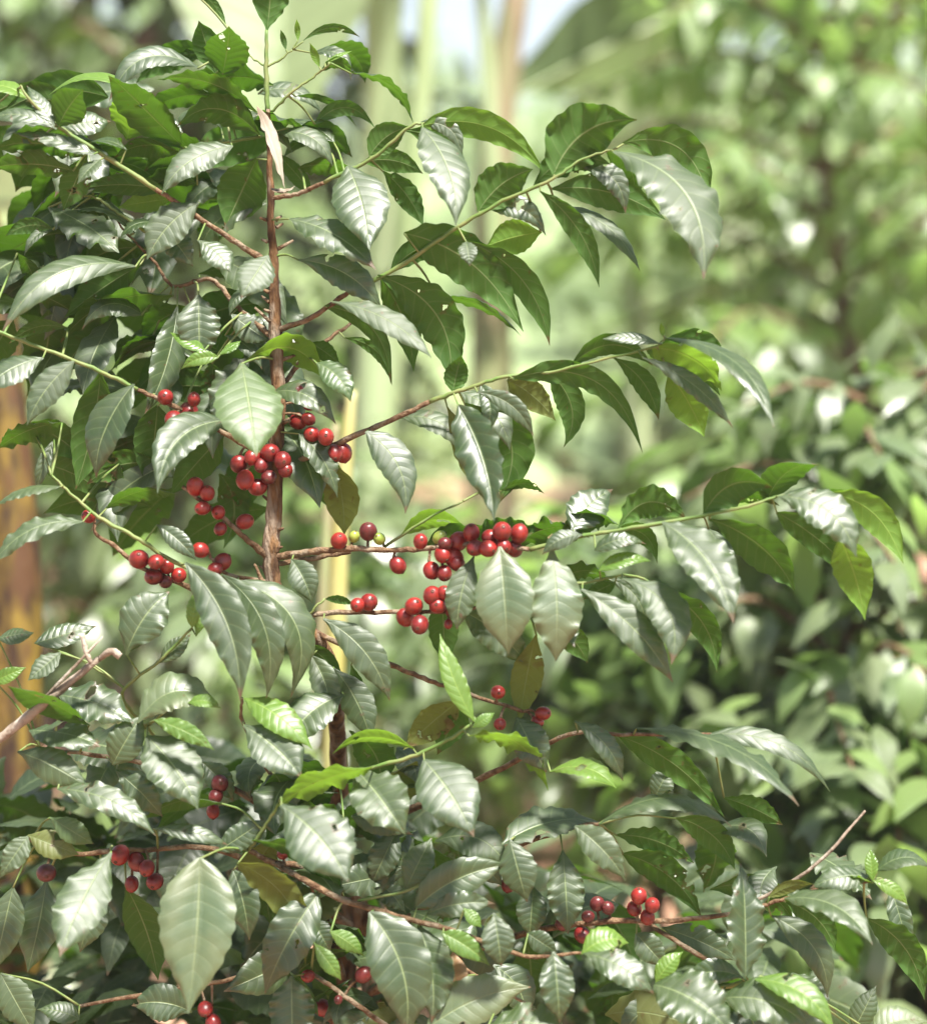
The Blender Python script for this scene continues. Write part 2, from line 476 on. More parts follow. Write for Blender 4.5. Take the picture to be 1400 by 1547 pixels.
def cherries(plant, text, z0=0.0):
    for ln in text.strip().splitlines():
        q = ln.split('#')[0].split()
        if not q: continue
        x, y, r = map(float, q[:3])
        key = {'r': 'cherry', 'd': 'cherry_dark', 'g': 'cherry_green'}[q[3] if len(q) > 3 else 'r']
        rg = random.Random(int(x * 31 + y))
        nb, dist = plant.near(x, y, z0)
        z = float(q[4]) if len(q) > 4 else nb[2] + rg.uniform(-2.4, .6)
        d = FD + z / 100
        P = at(x, y, d)
        A = at(nb[0], nb[1], FD + nb[2] / 100)
        ax = (P - A)
        ax = ax.normalized() if ax.length > 1e-4 else Vector((0, -1, 0))
        ax = (ax + Vector((rg.uniform(-.5, .5), rg.uniform(-.8, .1), rg.uniform(-.5, .3)))).normalized()
        rad = r * S * d / FD
        o = bpy.data.objects.new('cherry', CH[key]); o.parent = plant.root
        o.location = P - plant.loc
        o.rotation_euler = ax.to_track_quat('Z', 'Y').to_euler()
        k = rg.uniform(.93, 1.07); rad *= rg.uniform(.92, 1.06)
        o.scale = (rad * k, rad / k, rad * rg.uniform(1.0, 1.16))
        COL.objects.link(o)
        B = P - ax * rad * .95
        c = (A + B) / 2 + Vector((0, .002, .002))
        pts = [(p[0] - plant.loc.x, p[1] - plant.loc.y, p[2] - plant.loc.z, p[3]) for p in
               spline([(*A, .0016), (*c, .0013), (*B, .0017)], 3)]
        v, f, uv = tube_geo(pts, 6)
        mesh_obj('fruit_stalk', v, f, M['twig'], plant.root, (0, 0, 0), uv)

# ================================================================== SETTING
def terrain(x, y):
    h = 0.03 * math.sin(x * 1.3 + y * .7) + .02 * math.sin(x * 2.9 - y * 1.9)
    if y > 7:
        k = min(1, (y - 7) / 60); h += 7.2 * k * k * (3 - 2 * k) * (1 + .12 * math.sin(x * .05 + 1) + .05 * math.sin(x * .19))
    return h
m, n, l = newmat('red_earth'); b = NB(n, l)
out = b.new('ShaderNodeOutputMaterial'); tc = b.new('ShaderNodeTexCoord')
sp = b.new('ShaderNodeSeparateXYZ'); l.new(tc.outputs['Object'], sp.inputs[0])
f, _ = b.noise(7, 6, tc.outputs['Object']); f2, _ = b.noise(.35, 3, tc.outputs['Object']); f3, _ = b.noise(45, 3, tc.outputs['Object'])
earth = b.mix(b.mr(f, .35, .65, 0, 1), (.36, .215, .150), (.27, .145, .095))
earth = b.mix(b.mr(f3, .55, .7, 0, .6), earth, (.44, .31, .23))
grass = b.mix(b.mr(f, .35, .65, 0, 1), (.30, .36, .20), (.20, .28, .11))
gf = b.math('ADD', b.mr(sp.outputs[1], 6, 16, -.25, .25), f2)
col = b.mix(b.mr(gf, .48, .56, 0, 1), earth, grass)
p = b.new('ShaderNodeBsdfPrincipled'); l.new(col, p.inputs['Base Color']); p.inputs['Roughness'].default_value = .95
p.inputs['Specular IOR Level'].default_value = .15
bp = b.new('ShaderNodeBump'); bp.inputs['Distance'].default_value = .03; l.new(f, bp.inputs['Height']); l.new(bp.outputs[0], p.inputs['Normal'])
l.new(p.outputs[0], out.inputs[0])
V, F = [], []
xs = sorted(set([-300, -200, -130, -80, -50, -30] + list(np.arange(-20, 20.1, .5)) + [30, 50, 80, 130, 200, 300]))
ys = sorted(set([-60, -30, -15] + list(np.arange(-8, 24.1, .5)) + [26, 30, 34, 40, 46, 52, 58, 67, 90, 130, 200, 320, 500]))
for y in ys:
    for x in xs: V.append((x, y, terrain(x, y)))
nx = len(xs)
for j in range(len(ys) - 1):
    for i in range(nx - 1): F.append((j * nx + i, j * nx + i + 1, (j + 1) * nx + i + 1, (j + 1) * nx + i))
g = mesh_obj('ground', V, F, m); g['kind'] = 'structure'

# ------------------------------------------------------------------ background shrubs and trees
def proto_leaf(seed, nu=8, nv=4, wave=.06):
    rg = random.Random(seed)
    V, F, UV = make_leaf_mesh(Vector((0, 0, 0)), Vector((.5, 0, .10 + rg.uniform(0, .12))), Vector((1, 0, rg.uniform(-.22, .02))), Vector((0, 0, 1)),
                              rg.uniform(.36, .46), nu, nv, wave, rg.uniform(-.1, .3), 0.0, rg)
    return V, F, UV
PROTO = [proto_leaf(100 + i) for i in range(8)]
PMESH = {}
def proto_mesh(i, key):
    if (i, key) not in PMESH:
        V, F, UV = PROTO[i]
        o = mesh_obj('leaf', V, F, M[key], None, (0, 0, 0), UV)
        PMESH[(i, key)] = o.data
        bpy.data.objects.remove(o)
    return PMESH[(i, key)]

def place_leaf_matrix(P, az, el, roll, L):
    return Matrix.Translation(P) @ Matrix.Rotation(az, 4, 'Z') @ Matrix.Rotation(-el, 4, 'Y') @ Matrix.Rotation(roll, 4, 'X') @ Matrix.Scale(L, 4)

def shrub(name, label, cat, base, height, reach, nbr, nleaf, leaf_len, light=.3, seed=1, group=None, parts=300, low=.12, droop=.5, trunk_r=.02, dark=None, flat=1.0):
    """coffee-like shrub: a stem, tiers of arching branches, leaves in opposite pairs along them"""
    rg = random.Random(seed)
    root = thing(name, label, cat, base, group); base = Vector(base)
    tp = [(0, 0, -.05, trunk_r * 1.3)]
    for k in range(1, 6):
        tp.append((rg.uniform(-.04, .04) * height, rg.uniform(-.04, .04) * height, height * k / 5, trunk_r * (1.15 - .18 * k)))
    tsm = spline(tp, 5)
    v, f, uv = tube_geo(tsm, 8, node_every=.12, rough=.05); mesh_obj('trunk', v, f, M['bark'], root, (0, 0, 0), uv)
    spots = []
    for k in range(nbr):
        h = low + (1 - low) * (k + rg.random()) / nbr
        i = min(len(tsm) - 1, int(h * (len(tsm) - 1))); s0 = Vector(tsm[i][:3])
        az = k * 2.4 + rg.uniform(-.5, .5)
        ln = reach * (1.08 - .62 * h ** 1.5) * rg.uniform(.75, 1.15)
        up = rg.uniform(.05, .5) + .35 * h
        e1 = s0 + Vector((math.cos(az) * ln * .5, math.sin(az) * ln * .5 * flat, up * ln * .5))
        e2 = s0 + Vector((math.cos(az + .15) * ln, math.sin(az + .15) * ln * flat, up * ln * .55 - droop * ln * .35))
        bs = spline([(*s0, trunk_r * .4), (*e1, trunk_r * .28), (*e2, trunk_r * .12)], 6)
        v, f, uv = tube_geo(bs, 6); mesh_obj('branch', v, f, M['twig'], root, (0, 0, 0), uv)
        for t in np.arange(.12, 1.0, leaf_len * .42 / ln):
            q = min(len(bs) - 1.001, t * (len(bs) - 1)); i0 = int(q)
            P = Vector(bs[i0][:3]).lerp(Vector(bs[i0 + 1][:3]), q - i0)
            for sd in (-1, 1):
                spots.append((P, az + sd * rg.uniform(.4, 1.3), rg.uniform(-1.25, -.05), rg.uniform(-.4, .4), h))
        spots.append((e2, az + rg.uniform(-.3, .3), rg.uniform(-.3, .4), 0, h))
    rg.shuffle(spots)
    while len(spots) < nleaf:
        P, az, el, rl, h = rg.choice(spots)
        spots.append((P + Vector((rg.uniform(-1, 1), rg.uniform(-1, 1), rg.uniform(-1, 1))) * leaf_len * .8, rg.uniform(0, 6.28), rg.uniform(-1.25, -.05), rg.uniform(-.5, .5), h))
    spots = spots[:nleaf]
    # those nearest the camera are parts of their own
    spots.sort(key=lambda q: ((q[0] + base) - CAM).length)
    sv, sf, suv = [], [], []
    for i, (P, az, el, rl, h) in enumerate(spots):
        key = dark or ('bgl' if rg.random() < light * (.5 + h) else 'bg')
        Mx = place_leaf_matrix(P, az, el, rl, leaf_len * rg.uniform(.65, 1.15))
        if i < parts:
            o = bpy.data.objects.new('leaf', proto_mesh(rg.randrange(8), key)); o.parent = root
            o.matrix_local = Mx; COL.objects.link(o)
        else:
            V, F, UV = PROTO[rg.randrange(8)]
            o0 = len(sv)
            sv += [Mx @ q for q in V]; sf += [tuple(o0 + a for a in q) for q in F]; suv += UV
    if sv:
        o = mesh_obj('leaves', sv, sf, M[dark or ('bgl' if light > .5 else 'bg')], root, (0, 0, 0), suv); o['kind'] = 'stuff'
    return root

def ground_at(x, d):
    """foot on the ground of a thing seen at photo column x, distance d along the view"""
    P = at(x, 500, d); return Vector((P.x, P.y, terrain(P.x, P.y)))

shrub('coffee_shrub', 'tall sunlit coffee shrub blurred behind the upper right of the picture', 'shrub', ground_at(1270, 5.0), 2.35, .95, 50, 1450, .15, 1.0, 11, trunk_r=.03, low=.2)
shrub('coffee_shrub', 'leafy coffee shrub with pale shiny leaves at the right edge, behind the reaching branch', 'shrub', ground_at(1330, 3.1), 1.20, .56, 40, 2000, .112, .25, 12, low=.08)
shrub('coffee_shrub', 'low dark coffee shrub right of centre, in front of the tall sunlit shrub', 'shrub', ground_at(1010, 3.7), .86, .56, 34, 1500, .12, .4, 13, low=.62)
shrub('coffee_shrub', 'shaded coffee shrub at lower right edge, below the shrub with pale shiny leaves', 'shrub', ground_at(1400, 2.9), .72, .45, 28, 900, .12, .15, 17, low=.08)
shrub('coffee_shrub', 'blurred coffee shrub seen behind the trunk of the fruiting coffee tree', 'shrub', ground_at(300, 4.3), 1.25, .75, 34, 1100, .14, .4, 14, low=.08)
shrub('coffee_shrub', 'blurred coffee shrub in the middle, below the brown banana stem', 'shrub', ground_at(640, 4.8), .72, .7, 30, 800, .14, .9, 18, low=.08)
shrub('broadleaf_tree', 'dark green leafy tree blurred behind the upper left of the picture', 'tree', ground_at(90, 6.5), 3.4, 1.6, 60, 2400, .19, .25, 15, trunk_r=.06, low=.15, dark='dk')

# ------------------------------------------------------------------ the fruiting coffee tree
foot = at(525, 1500, FD + .22); foot = (foot.x, foot.y, 0)
T = Plant('coffee_tree', 'fruiting coffee tree with brown upright trunk and red cherries, sharp in front', 'coffee tree', foot)
zf = [(402, 2250, 0, 17)]
T.branch([(530, 2250, 22, 19), (528, 1700, 22, 18), (515, 1250, 22, 16), (506, 1050, 7, 13), (486, 975, 0, 12), (448, 938, -1, 12), (418, 895, 0, 13), (409, 845, 0, 14), (413, 780, 0, 13.5), (417, 690, 0, 13), (420, 600, 0, 12), (416, 500, 0, 10.5), (413, 400, 0, 8), (409, 320, 0, 6), (407, 230, 0, 4.8), (404, 165, 0, 4.2)], M['bark'], 'trunk', 12, .07, .09)
T.branch([(404, 170, 0, 4.2), (402, 100, 0, 3.8), (403, 45, 0, 2.5)], M['green_twig'], 'stem', 8, .06, .02)
BR = [
 ('g', [(403, 100, 0, 1.8), (385, 90, 1, 1.5), (368, 74, 2, 1)]),
 ('g', [(403, 100, 0, 2), (425, 88, 0, 1.8), (442, 74, 0, 1.3)]),
 ('g', [(408, 170, 0, 2.6), (440, 140, -1, 2.3), (478, 112, -1, 2), (500, 95, -2, 1.5)]),
 ('t', [(409, 398, 0, 5), (340, 355, -2, 4.5), (275, 312, -3, 4), (235, 285, -4, 4)]),
 ('g', [(235, 285, -4, 4), (160, 236, -5, 3.8), (88, 190, -6, 3.4), (45, 150, -7, 2.5), (30, 128, -7, 1.5)]),
 ('g', [(395, 205, 2, 3), (330, 215, 2, 3), (275, 222, 1, 2.6), (215, 158, 1, 2.2), (178, 124, 0, 1.6)]),
 ('t', [(410, 300, 0, 4), (450, 292, -1, 3.8), (490, 275, -2, 3.5)]),
 ('g', [(490, 275, -2, 3.5), (560, 240, -3, 3.2), (618, 192, -4, 2.8), (640, 185, -4, 1.5)]),
 ('t', [(414, 500, 0, 5), (470, 480, -2, 4.4), (530, 438, -3, 4)]),
 ('g', [(530, 438, -3, 4), (600, 405, -4, 3.8), (680, 350, -5, 3.5), (760, 303, -6, 3.2), (835, 270, -7, 2.8), (880, 240, -7, 2), (930, 224, -7, 1.6)]),
 ('t', [(416, 600, 0, 4.5), (455, 545, 3, 4), (500, 510, 5, 3.4), (540, 480, 7, 2.6)]),
 ('t', [(412, 510, 0, 5), (360, 465, 2, 4.2), (318, 422, 3, 3.6), (262, 432, 3, 3), (235, 398, 3, 2.4), (190, 350, 3, 1.8), (172, 325, 3, 1.2)]),
 ('g', [(220, 350, 2, 3), (180, 322, 2, 3), (140, 295, 2, 2.4)]),
 ('t', [(415, 700, 0, 5), (340, 655, -2, 4.2), (265, 615, -3, 3.8), (208, 588, -4, 3.4)]),
 ('g', [(208, 588, -4, 3.4), (150, 560, -5, 3.4), (70, 528, -6, 3.2), (-20, 495, -6, 3)]),
 ('t', [(418, 712, 0, 6), (510, 670, -2, 5), (590, 635, -3, 4.4), (650, 607, -4, 4)]),
 ('g', [(650, 607, -4, 4), (700, 588, -5, 3.4), (760, 570, -6, 3), (830, 562, -6, 2.6), (900, 545, -7, 2.2), (985, 525, -8, 2), (1005, 510, -8, 1.4)]),
 ('t', [(409, 845, 0, 6), (370, 812, -2, 4.6), (330, 776, -3, 4), (276, 735, -4, 3.2)]),
 ('g', [(330, 872, -4, 3), (265, 850, -5, 3.6), (210, 815, -6, 3.4), (155, 785, -6, 3.2), (118, 755, -6, 2.6), (78, 718, -6, 1.8)]),
 ('t', [(404, 930, 1, 5), (320, 900, 0, 4.5), (215, 858, -4, 4), (180, 830, -4, 3.6), (147, 808, -4, 3), (143, 790, -4, 2)]),
 ('t', [(405, 880, 0, 4), (345, 868, -3, 3.2), (318, 842, -4, 2.6)]),
 ('t', [(415, 842, 0, 6.5), (480, 833, -2, 5.6), (530, 829, -3, 5), (590, 831, -4, 4.6), (650, 828, -5, 4.2), (720, 822, -6, 4), (800, 830, -7, 4)]),
 ('g', [(800, 830, -7, 4), (870, 812, -8, 3.6), (940, 800, -9, 3.4), (1060, 779, -10, 3.2), (1130, 765, -11, 2.8), (1180, 748, -11, 2), (1240, 745, -11, 1.3)]),
 ('g', [(580, 826, -3, 2.6), (640, 787, -4, 2.2), (700, 757, -4, 1.4)]),
 ('t', [(418, 852, 0, 4.5), (480, 842, 2, 4), (530, 834, 2, 3)]),
 ('t', [(384, 852, -3, 2), (400, 885, -3, 4), (425, 925, -3, 6), (455, 950, -2, 8)]),
 ('t', [(440, 935, -3, 5), (500, 926, -4, 4.4), (590, 925, -5, 4), (650, 925, -6, 3.6), (715, 918, -6, 3), (800, 890, -7, 2.6)]),
 ('g', [(800, 890, -7, 2.6), (880, 880, -8, 2.6), (940, 868, -8, 2)]),
 ('t', [(480, 958, -1, 5), (580, 1000, -2, 4.4), (640, 1025, -3, 4), (700, 1046, -3, 3.4), (790, 1075, -3, 3)]),
 ('g', [(450, 955, -2, 2.4), (470, 925, -4, 2.2), (490, 905, -4, 1.8)]),
]
for k, pts in BR:
    T.branch(pts, M['twig'] if k == 't' else M['green_twig'], 'branch', 8)
# bx by tx ty width facing bend tone depth
T.leaves('''
403 46 406 -70 62 B 2 m 0
283 -22 344 44 18 B 8 m
336 112 346 36 80 B 2 m 0 dz=-6
326 112 300 30 44 B 0 m 2
300 102 163 150 42 W 38 m -1 fold=.1
388 170 236 118 26 BU 16 m -1
205 138 72 142 24 U 14 y 1
88 192 127 134 46 B 4 m -6 dz=-4
92 192 168 180 50 W 0 m -4.5
192 212 200 140 80 B 0 y 3 dz=-6
280 225 163 108 44 BU -8 m 1
393 205 262 188 38 BU 22 m 0
276 200 238 168 18 FU 0 m 0
272 230 172 236 30 BU 14 m 0
352 220 242 290 52 W 14 m -2
388 238 340 344 78 B 0 m 0
192 226 134 214 22 U 4 m -5
44 150 -35 134 26 U 6 y -5
82 190 40 126 26 W 0 m -7
86 195 -25 180 28 W 12 m -7
142 233 18 200 26 W 6 m -7
128 236 -20 224 36 BU 10 m -5
112 258 -25 256 32 BU 8 m -4
132 232 95 318 48 B 0 m -4
152 240 116 278 28 FU 0 m -6
250 287 110 288 36 B 8 m 1
256 300 178 312 34 B 0 y 2
302 304 222 392 66 F 10 m -3
250 345 292 402 48 F 0 m 0
298 362 350 412 42 W 6 m -5
222 375 122 402 40 BU 10 m 3
457 62 546 56 14 B 16 m 0
450 62 448 28 9 B 0 y 0
432 76 424 44 9 B 0 m 0
483 102 468 64 12 B 0 y -1
490 96 532 76 12 FU 0 y -1
480 112 538 112 16 BU 14 m -1
530 110 628 184 20 E 14 m -1
445 145 540 190 13 BU 10 m 2
505 215 425 180 24 U 10 m 2
430 205 535 235 30 BU 14 m 2
420 200 505 250 36 W 16 m 1
558 236 619 190 54 B 8 m -3
636 190 826 264 50 B 32 y -3
638 192 690 336 64 W 14 m -6
525 250 558 377 82 W 6 m -4
545 246 640 262 36 B 10 m -1
578 258 640 342 40 B 6 m 0
470 290 410 225 30 B 0 m 3
836 264 963 180 104 B 24 m -7
722 320 806 254 74 B 10 m -5
815 288 905 434 38 B 18 m -7
832 285 1006 332 56 B 16 m -6
926 228 1064 420 94 W 46 m -9
940 216 1072 312 62 B 42 m -6
838 308 968 408 30 W 18 m -3
818 350 732 372 58 B 0 y -2
704 364 710 402 34 FU 0 m -7
610 352 790 502 78 B 26 m -6
700 362 830 522 46 B 30 m -4
206 402 2 498 50 W 36 m -3 fold=-.2
262 446 88 510 40 BU 18 m -1
212 400 98 478 56 B 0 m 2
300 445 302 548 98 F 0 m -4
310 530 256 500 22 FU 0 y -6
330 540 272 558 24 F 6 y -6
332 536 364 514 16 FU 0 y -6
268 462 222 624 48 FR -8 m 1
66 540 -28 592 50 FU 8 m -7
112 545 40 642 52 F 8 m -7
152 560 114 738 66 B 6 m -2
202 580 140 722 70 FL 6 m -5
238 612 226 742 68 B 0 m 2
338 635 238 744 58 W 28 m -4 fold=.4
338 656 256 748 58 B 0 m 3
365 548 388 687 88 W 0 s -6
372 545 492 570 42 BU 26 y -2
95 638 -5 678 32 BU 8 m -1
82 662 54 742 24 F 0 m 0
320 548 326 642 42 B 0 m 4
412 592 508 640 40 FU 12 m -2
405 385 364 448 56 W 0 m -4
348 474 408 516 48 F 0 m 1
436 330 568 406 54 FU 12 m -4
450 392 578 466 56 F 16 m -3
500 455 652 540 42 W 16 m -6
490 462 590 580 34 B 30 m -3
575 420 626 562 50 B 8 m -2
570 416 682 580 74 B 38 m -4
660 450 788 506 28 E 10 m 2
520 510 592 582 20 B 20 m 3
470 518 516 552 32 B 0 m 2
478 548 530 606 42 W 10 s -4
774 572 970 684 44 B 56 m -7
862 552 988 550 30 BU 28 m -6
766 574 840 636 48 B 4 o -5
720 592 806 660 34 F 16 m -6
692 612 745 787 62 FL 14 m -7 fold=.5
702 610 752 760 74 B 46 m -3
675 614 726 748 44 B 4 o -4
552 652 612 776 60 F 22 m -5
684 592 697 534 42 B 0 m -2
756 742 824 744 20 BU 8 m 0
452 654 510 752 42 FR 8 m -3
505 700 520 808 58 B 4 o 1
1000 520 910 512 22 W 6 m -9
985 525 1092 586 46 BU 14 y -8
1005 510 1172 640 34 U 32 m -9
1008 562 1064 660 62 B 4 y -6
970 540 1107 646 34 F 12 m -9
1002 508 998 486 8 B 0 y -8
1063 777 1167 735 88 B 26 m -10
934 798 1038 784 58 B 28 m -9
1000 788 1108 938 72 FU 20 m -11
1070 784 1202 890 66 B 16 m -9
1175 750 1294 842 66 W 26 m -13
1240 745 1363 852 52 B 26 y -11
1268 812 1306 937 62 B 6 y -12
1172 774 1300 884 44 B 10 m -9
1070 798 1106 874 36 FU 0 m -3
878 890 1018 1032 58 F 12 m -10
938 874 1014 1004 62 W 36 m -10
1005 895 1082 1014 48 B 22 m -8
755 826 768 990 96 F 0 g -10
832 826 840 1002 86 F 4 g -9
716 840 690 952 52 F -6 m -7
810 958 784 1092 52 B 0 o -6
700 924 802 1012 62 F 8 m -3
668 898 672 1004 50 B 0 m -2
834 945 888 1002 44 B 6 m -5
865 802 926 738 56 W 8 m -7
880 808 818 838 30 F 8 m -10
898 832 978 820 26 FU 6 m -10
904 862 986 846 24 FU 6 y -10
930 880 880 905 30 B 0 m -8
92 735 -12 764 24 U 8 m -7
126 788 -18 864 36 FU 18 m -8
160 768 272 745 28 BU 12 m -4
236 792 296 846 32 F 4 m -6
280 850 362 1060 72 F 26 m -9
335 868 402 1056 60 F 36 m -6
360 878 440 1056 62 FR 44 m -5
440 845 472 912 48 F 4 m -3
488 935 588 1060 58 F 18 m -6
455 975 516 1046 32 B 10 m -2
530 1004 536 1094 30 B 6 m -1
490 905 536 914 14 B 4 m -4
20 480 -30 560 60 B 0 m 6
40 640 130 700 60 B 6 m 5
60 700 170 760 46 B 10 m 5
180 700 130 790 50 B 0 m 4
505 1010 560 1120 56 F 8 m -1
520 1050 430 1130 60 FU 10 m -3
470 990 500 1090 46 F 8 m -2
''')
cherries(T, '''
250 600 12
262 633 13
285 621 14
293 603 11
361 701 14
381 691 12
408 684 15
427 696 14
431 710 12
370 725 13
389 736 14
406 721 11 d
395 703 11 d
447 592 13
468 609 12
451 636 12
466 633 10
471 656 12
492 660 13
505 685 13
518 684 14
295 735 13
313 745 12
306 768 12
330 774 11
370 788 12
333 799 10
303 831 12
336 849 13
325 860 11
134 780 11
210 845 14
236 849 13
252 856 12
232 871 14
270 869 13
250 879 10 d
512 817 13
556 803 13 d
601 854 13
635 818 12
535 811 9 g
573 814 9 g
664 812 9 g
692 818 14
712 805 14
740 812 13
737 829 14
718 828 13
758 803 15
784 806 14
777 829 13
686 844 14
668 838 12
652 862 14
671 866 13
690 851 12
672 821 10 d
760 826 12
557 910 14
540 914 11
625 916 13
612 933 13
634 944 14
653 900 14
671 896 11
661 915 13
685 922 14
677 943 7 r
820 1078 12
812 1090 10
752 1046 11
755 1094 10
''')
# dried sheath hanging at the top of the trunk
V, F, UV = make_leaf_mesh(Vector((0, 0, 0)), at(408, 210, FD - .02) - at(388, 160, FD), at(430, 284, FD - .02) - at(388, 160, FD), frame_vec((.5, -.8, .2)), .016, 24, 8, .12, .9, .02, random.Random(3))
mesh_obj('dried_leaf', V, F, M['dryleaf'], T.root, at(388, 160, FD - .015) - T.loc, UV)

V, F, UV = make_leaf_mesh(Vector((0, 0, 0)), at(425, 302, FD - .03) - at(410, 284, FD - .02), at(446, 280, FD - .02) - at(410, 284, FD - .02), frame_vec((0, -.6, .8)), .012, 20, 8, .1, .8, .02, random.Random(4))
mesh_obj('dried_leaf', V, F, M['dryleaf'], T.root, at(410, 284, FD - .02) - T.loc, UV)
# short bare side twigs and leaf scars along the trunk
rg = random.Random(9)
for k in range(26):
    y = rg.uniform(330, 880); nb, _ = T.near(414, y, 0)
    sd = rg.choice([-1, 1]); ln = rg.choice([7, 8, 9, 10, 12, 26])
    A = at(nb[0] + sd * 8, nb[1], FD - .004 * rg.random()); B = at(nb[0] + sd * (10 + ln * .8), nb[1] - ln * rg.uniform(.2, .9), FD - rg.uniform(-.01, .012))
    v, f, uv = tube_geo([(*(A - T.loc), .0022), (*((A + B) / 2 - T.loc), .0017), (*(B - T.loc), .0012)], 6, rough=.1, seed=k)
    mesh_obj('leaf_scar' if ln < 20 else 'twig', v, f, M['twig'], T.root, (0, 0, 0), uv)

# ------------------------------------------------------------------ the low shrub in front
foot = at(575, 1500, FD + .24); foot = (foot.x, foot.y, 0)
G = Plant('coffee_shrub', 'bushy low coffee shrub with broad shiny leaves along the bottom, in front of the trunk', 'coffee shrub', foot)
G.branch([(580, 2200, 24, 20), (575, 1800, 24, 18), (560, 1500, 22, 16), (535, 1320, 18, 11), (500, 1220, 12, 7)], M['bark'], 'trunk', 10, .11, .07)
BR = [
 ('t', [(540, 1560, 11, 8), (470, 1330, -2, 6), (415, 1305, -4, 5), (375, 1285, -6, 4)]),
 ('g', [(375, 1285, -6, 4), (400, 1250, -7, 3), (422, 1212, -8, 2.4)]),
 ('t', [(415, 1305, -4, 5), (460, 1330, -6, 5.4), (520, 1360, -7, 5.4), (600, 1385, -8, 5), (680, 1405, -9, 4.6), (735, 1425, -9, 4.2), (800, 1445, -9, 3.4), (880, 1440, -9, 2.6)]),
 ('t', [(470, 1470, -2, 4), (520, 1505, -4, 4), (590, 1555, -5, 4.5)]),
 ('g', [(540, 1362, -7, 2.6), (610, 1347, -7, 2.3), (652, 1330, -7, 1.8)]),
 ('g', [(500, 1200, 10, 4), (520, 1165, -4, 3), (560, 1160, -6, 3.4), (630, 1140, -7, 3.4), (690, 1110, -8, 3), (718, 1088, -8, 2.2)]),
 ('t', [(520, 1300, 12, 7), (330, 1180, 4, 5), (200, 1150, 0, 4), (60, 1130, -2, 3)]),
 ('t', [(530, 1400, 12, 7), (350, 1290, 3, 5), (200, 1285, 0, 4.4), (100, 1290, -1, 4), (40, 1265, -3, 3)]),
 ('g', [(220, 1100, 0, 3), (185, 1047, -4, 3), (240, 1000, -5, 2.8), (290, 950, -6, 2.2)]),
 ('g', [(240, 1130, 2, 3), (225, 1100, -4, 2.6), (208, 1092, -5, 2)]),
 ('t', [(560, 1500, 12, 8), (760, 1420, 4, 6), (905, 1393, -3, 5), (1000, 1392, -4, 4.6), (1095, 1383, -5, 4), (1180, 1360, -6, 3), (1230, 1345, -7, 2.4), (1318, 1332, -8, 2)]),
 ('t', [(985, 1400, -3, 4), (1045, 1437, -4, 4), (1100, 1470, -4, 3)]),
 ('g', [(900, 1600, 6, 5), (1000, 1530, 0, 4.4), (1070, 1500, -5, 4), (1120, 1485, -7, 3.6), (1150, 1476, -8, 2.6)]),
 ('t', [(600, 1400, 12, 7), (760, 1290, 3, 5), (870, 1250, -2, 4), (905, 1245, -4, 3)]),
 ('t', [(560, 1250, 12, 6), (740, 1170, 4, 5), (860, 1110, -2, 4), (940, 1110, -4, 3.4), (1075, 1110, -5, 2.4)]),
 ('t', [(520, 1300, 12, 6), (430, 1200, 4, 4), (370, 1100, -2, 3), (365, 1055, -4, 2.4)]),
 ('t', [(560, 1600, 10, 6), (420, 1480, 2, 4), (300, 1490, 0, 3.6), (120, 1520, 0, 3)]),
 ('t', [(560, 1500, 10, 6), (640, 1440, 0, 4), (730, 1480, -4, 3), (800, 1520, -5, 2.4)]),
]
for k, pts in BR:
    G.branch(pts, M['twig'] if k == 't' else M['green_twig'], 'branch', 8)
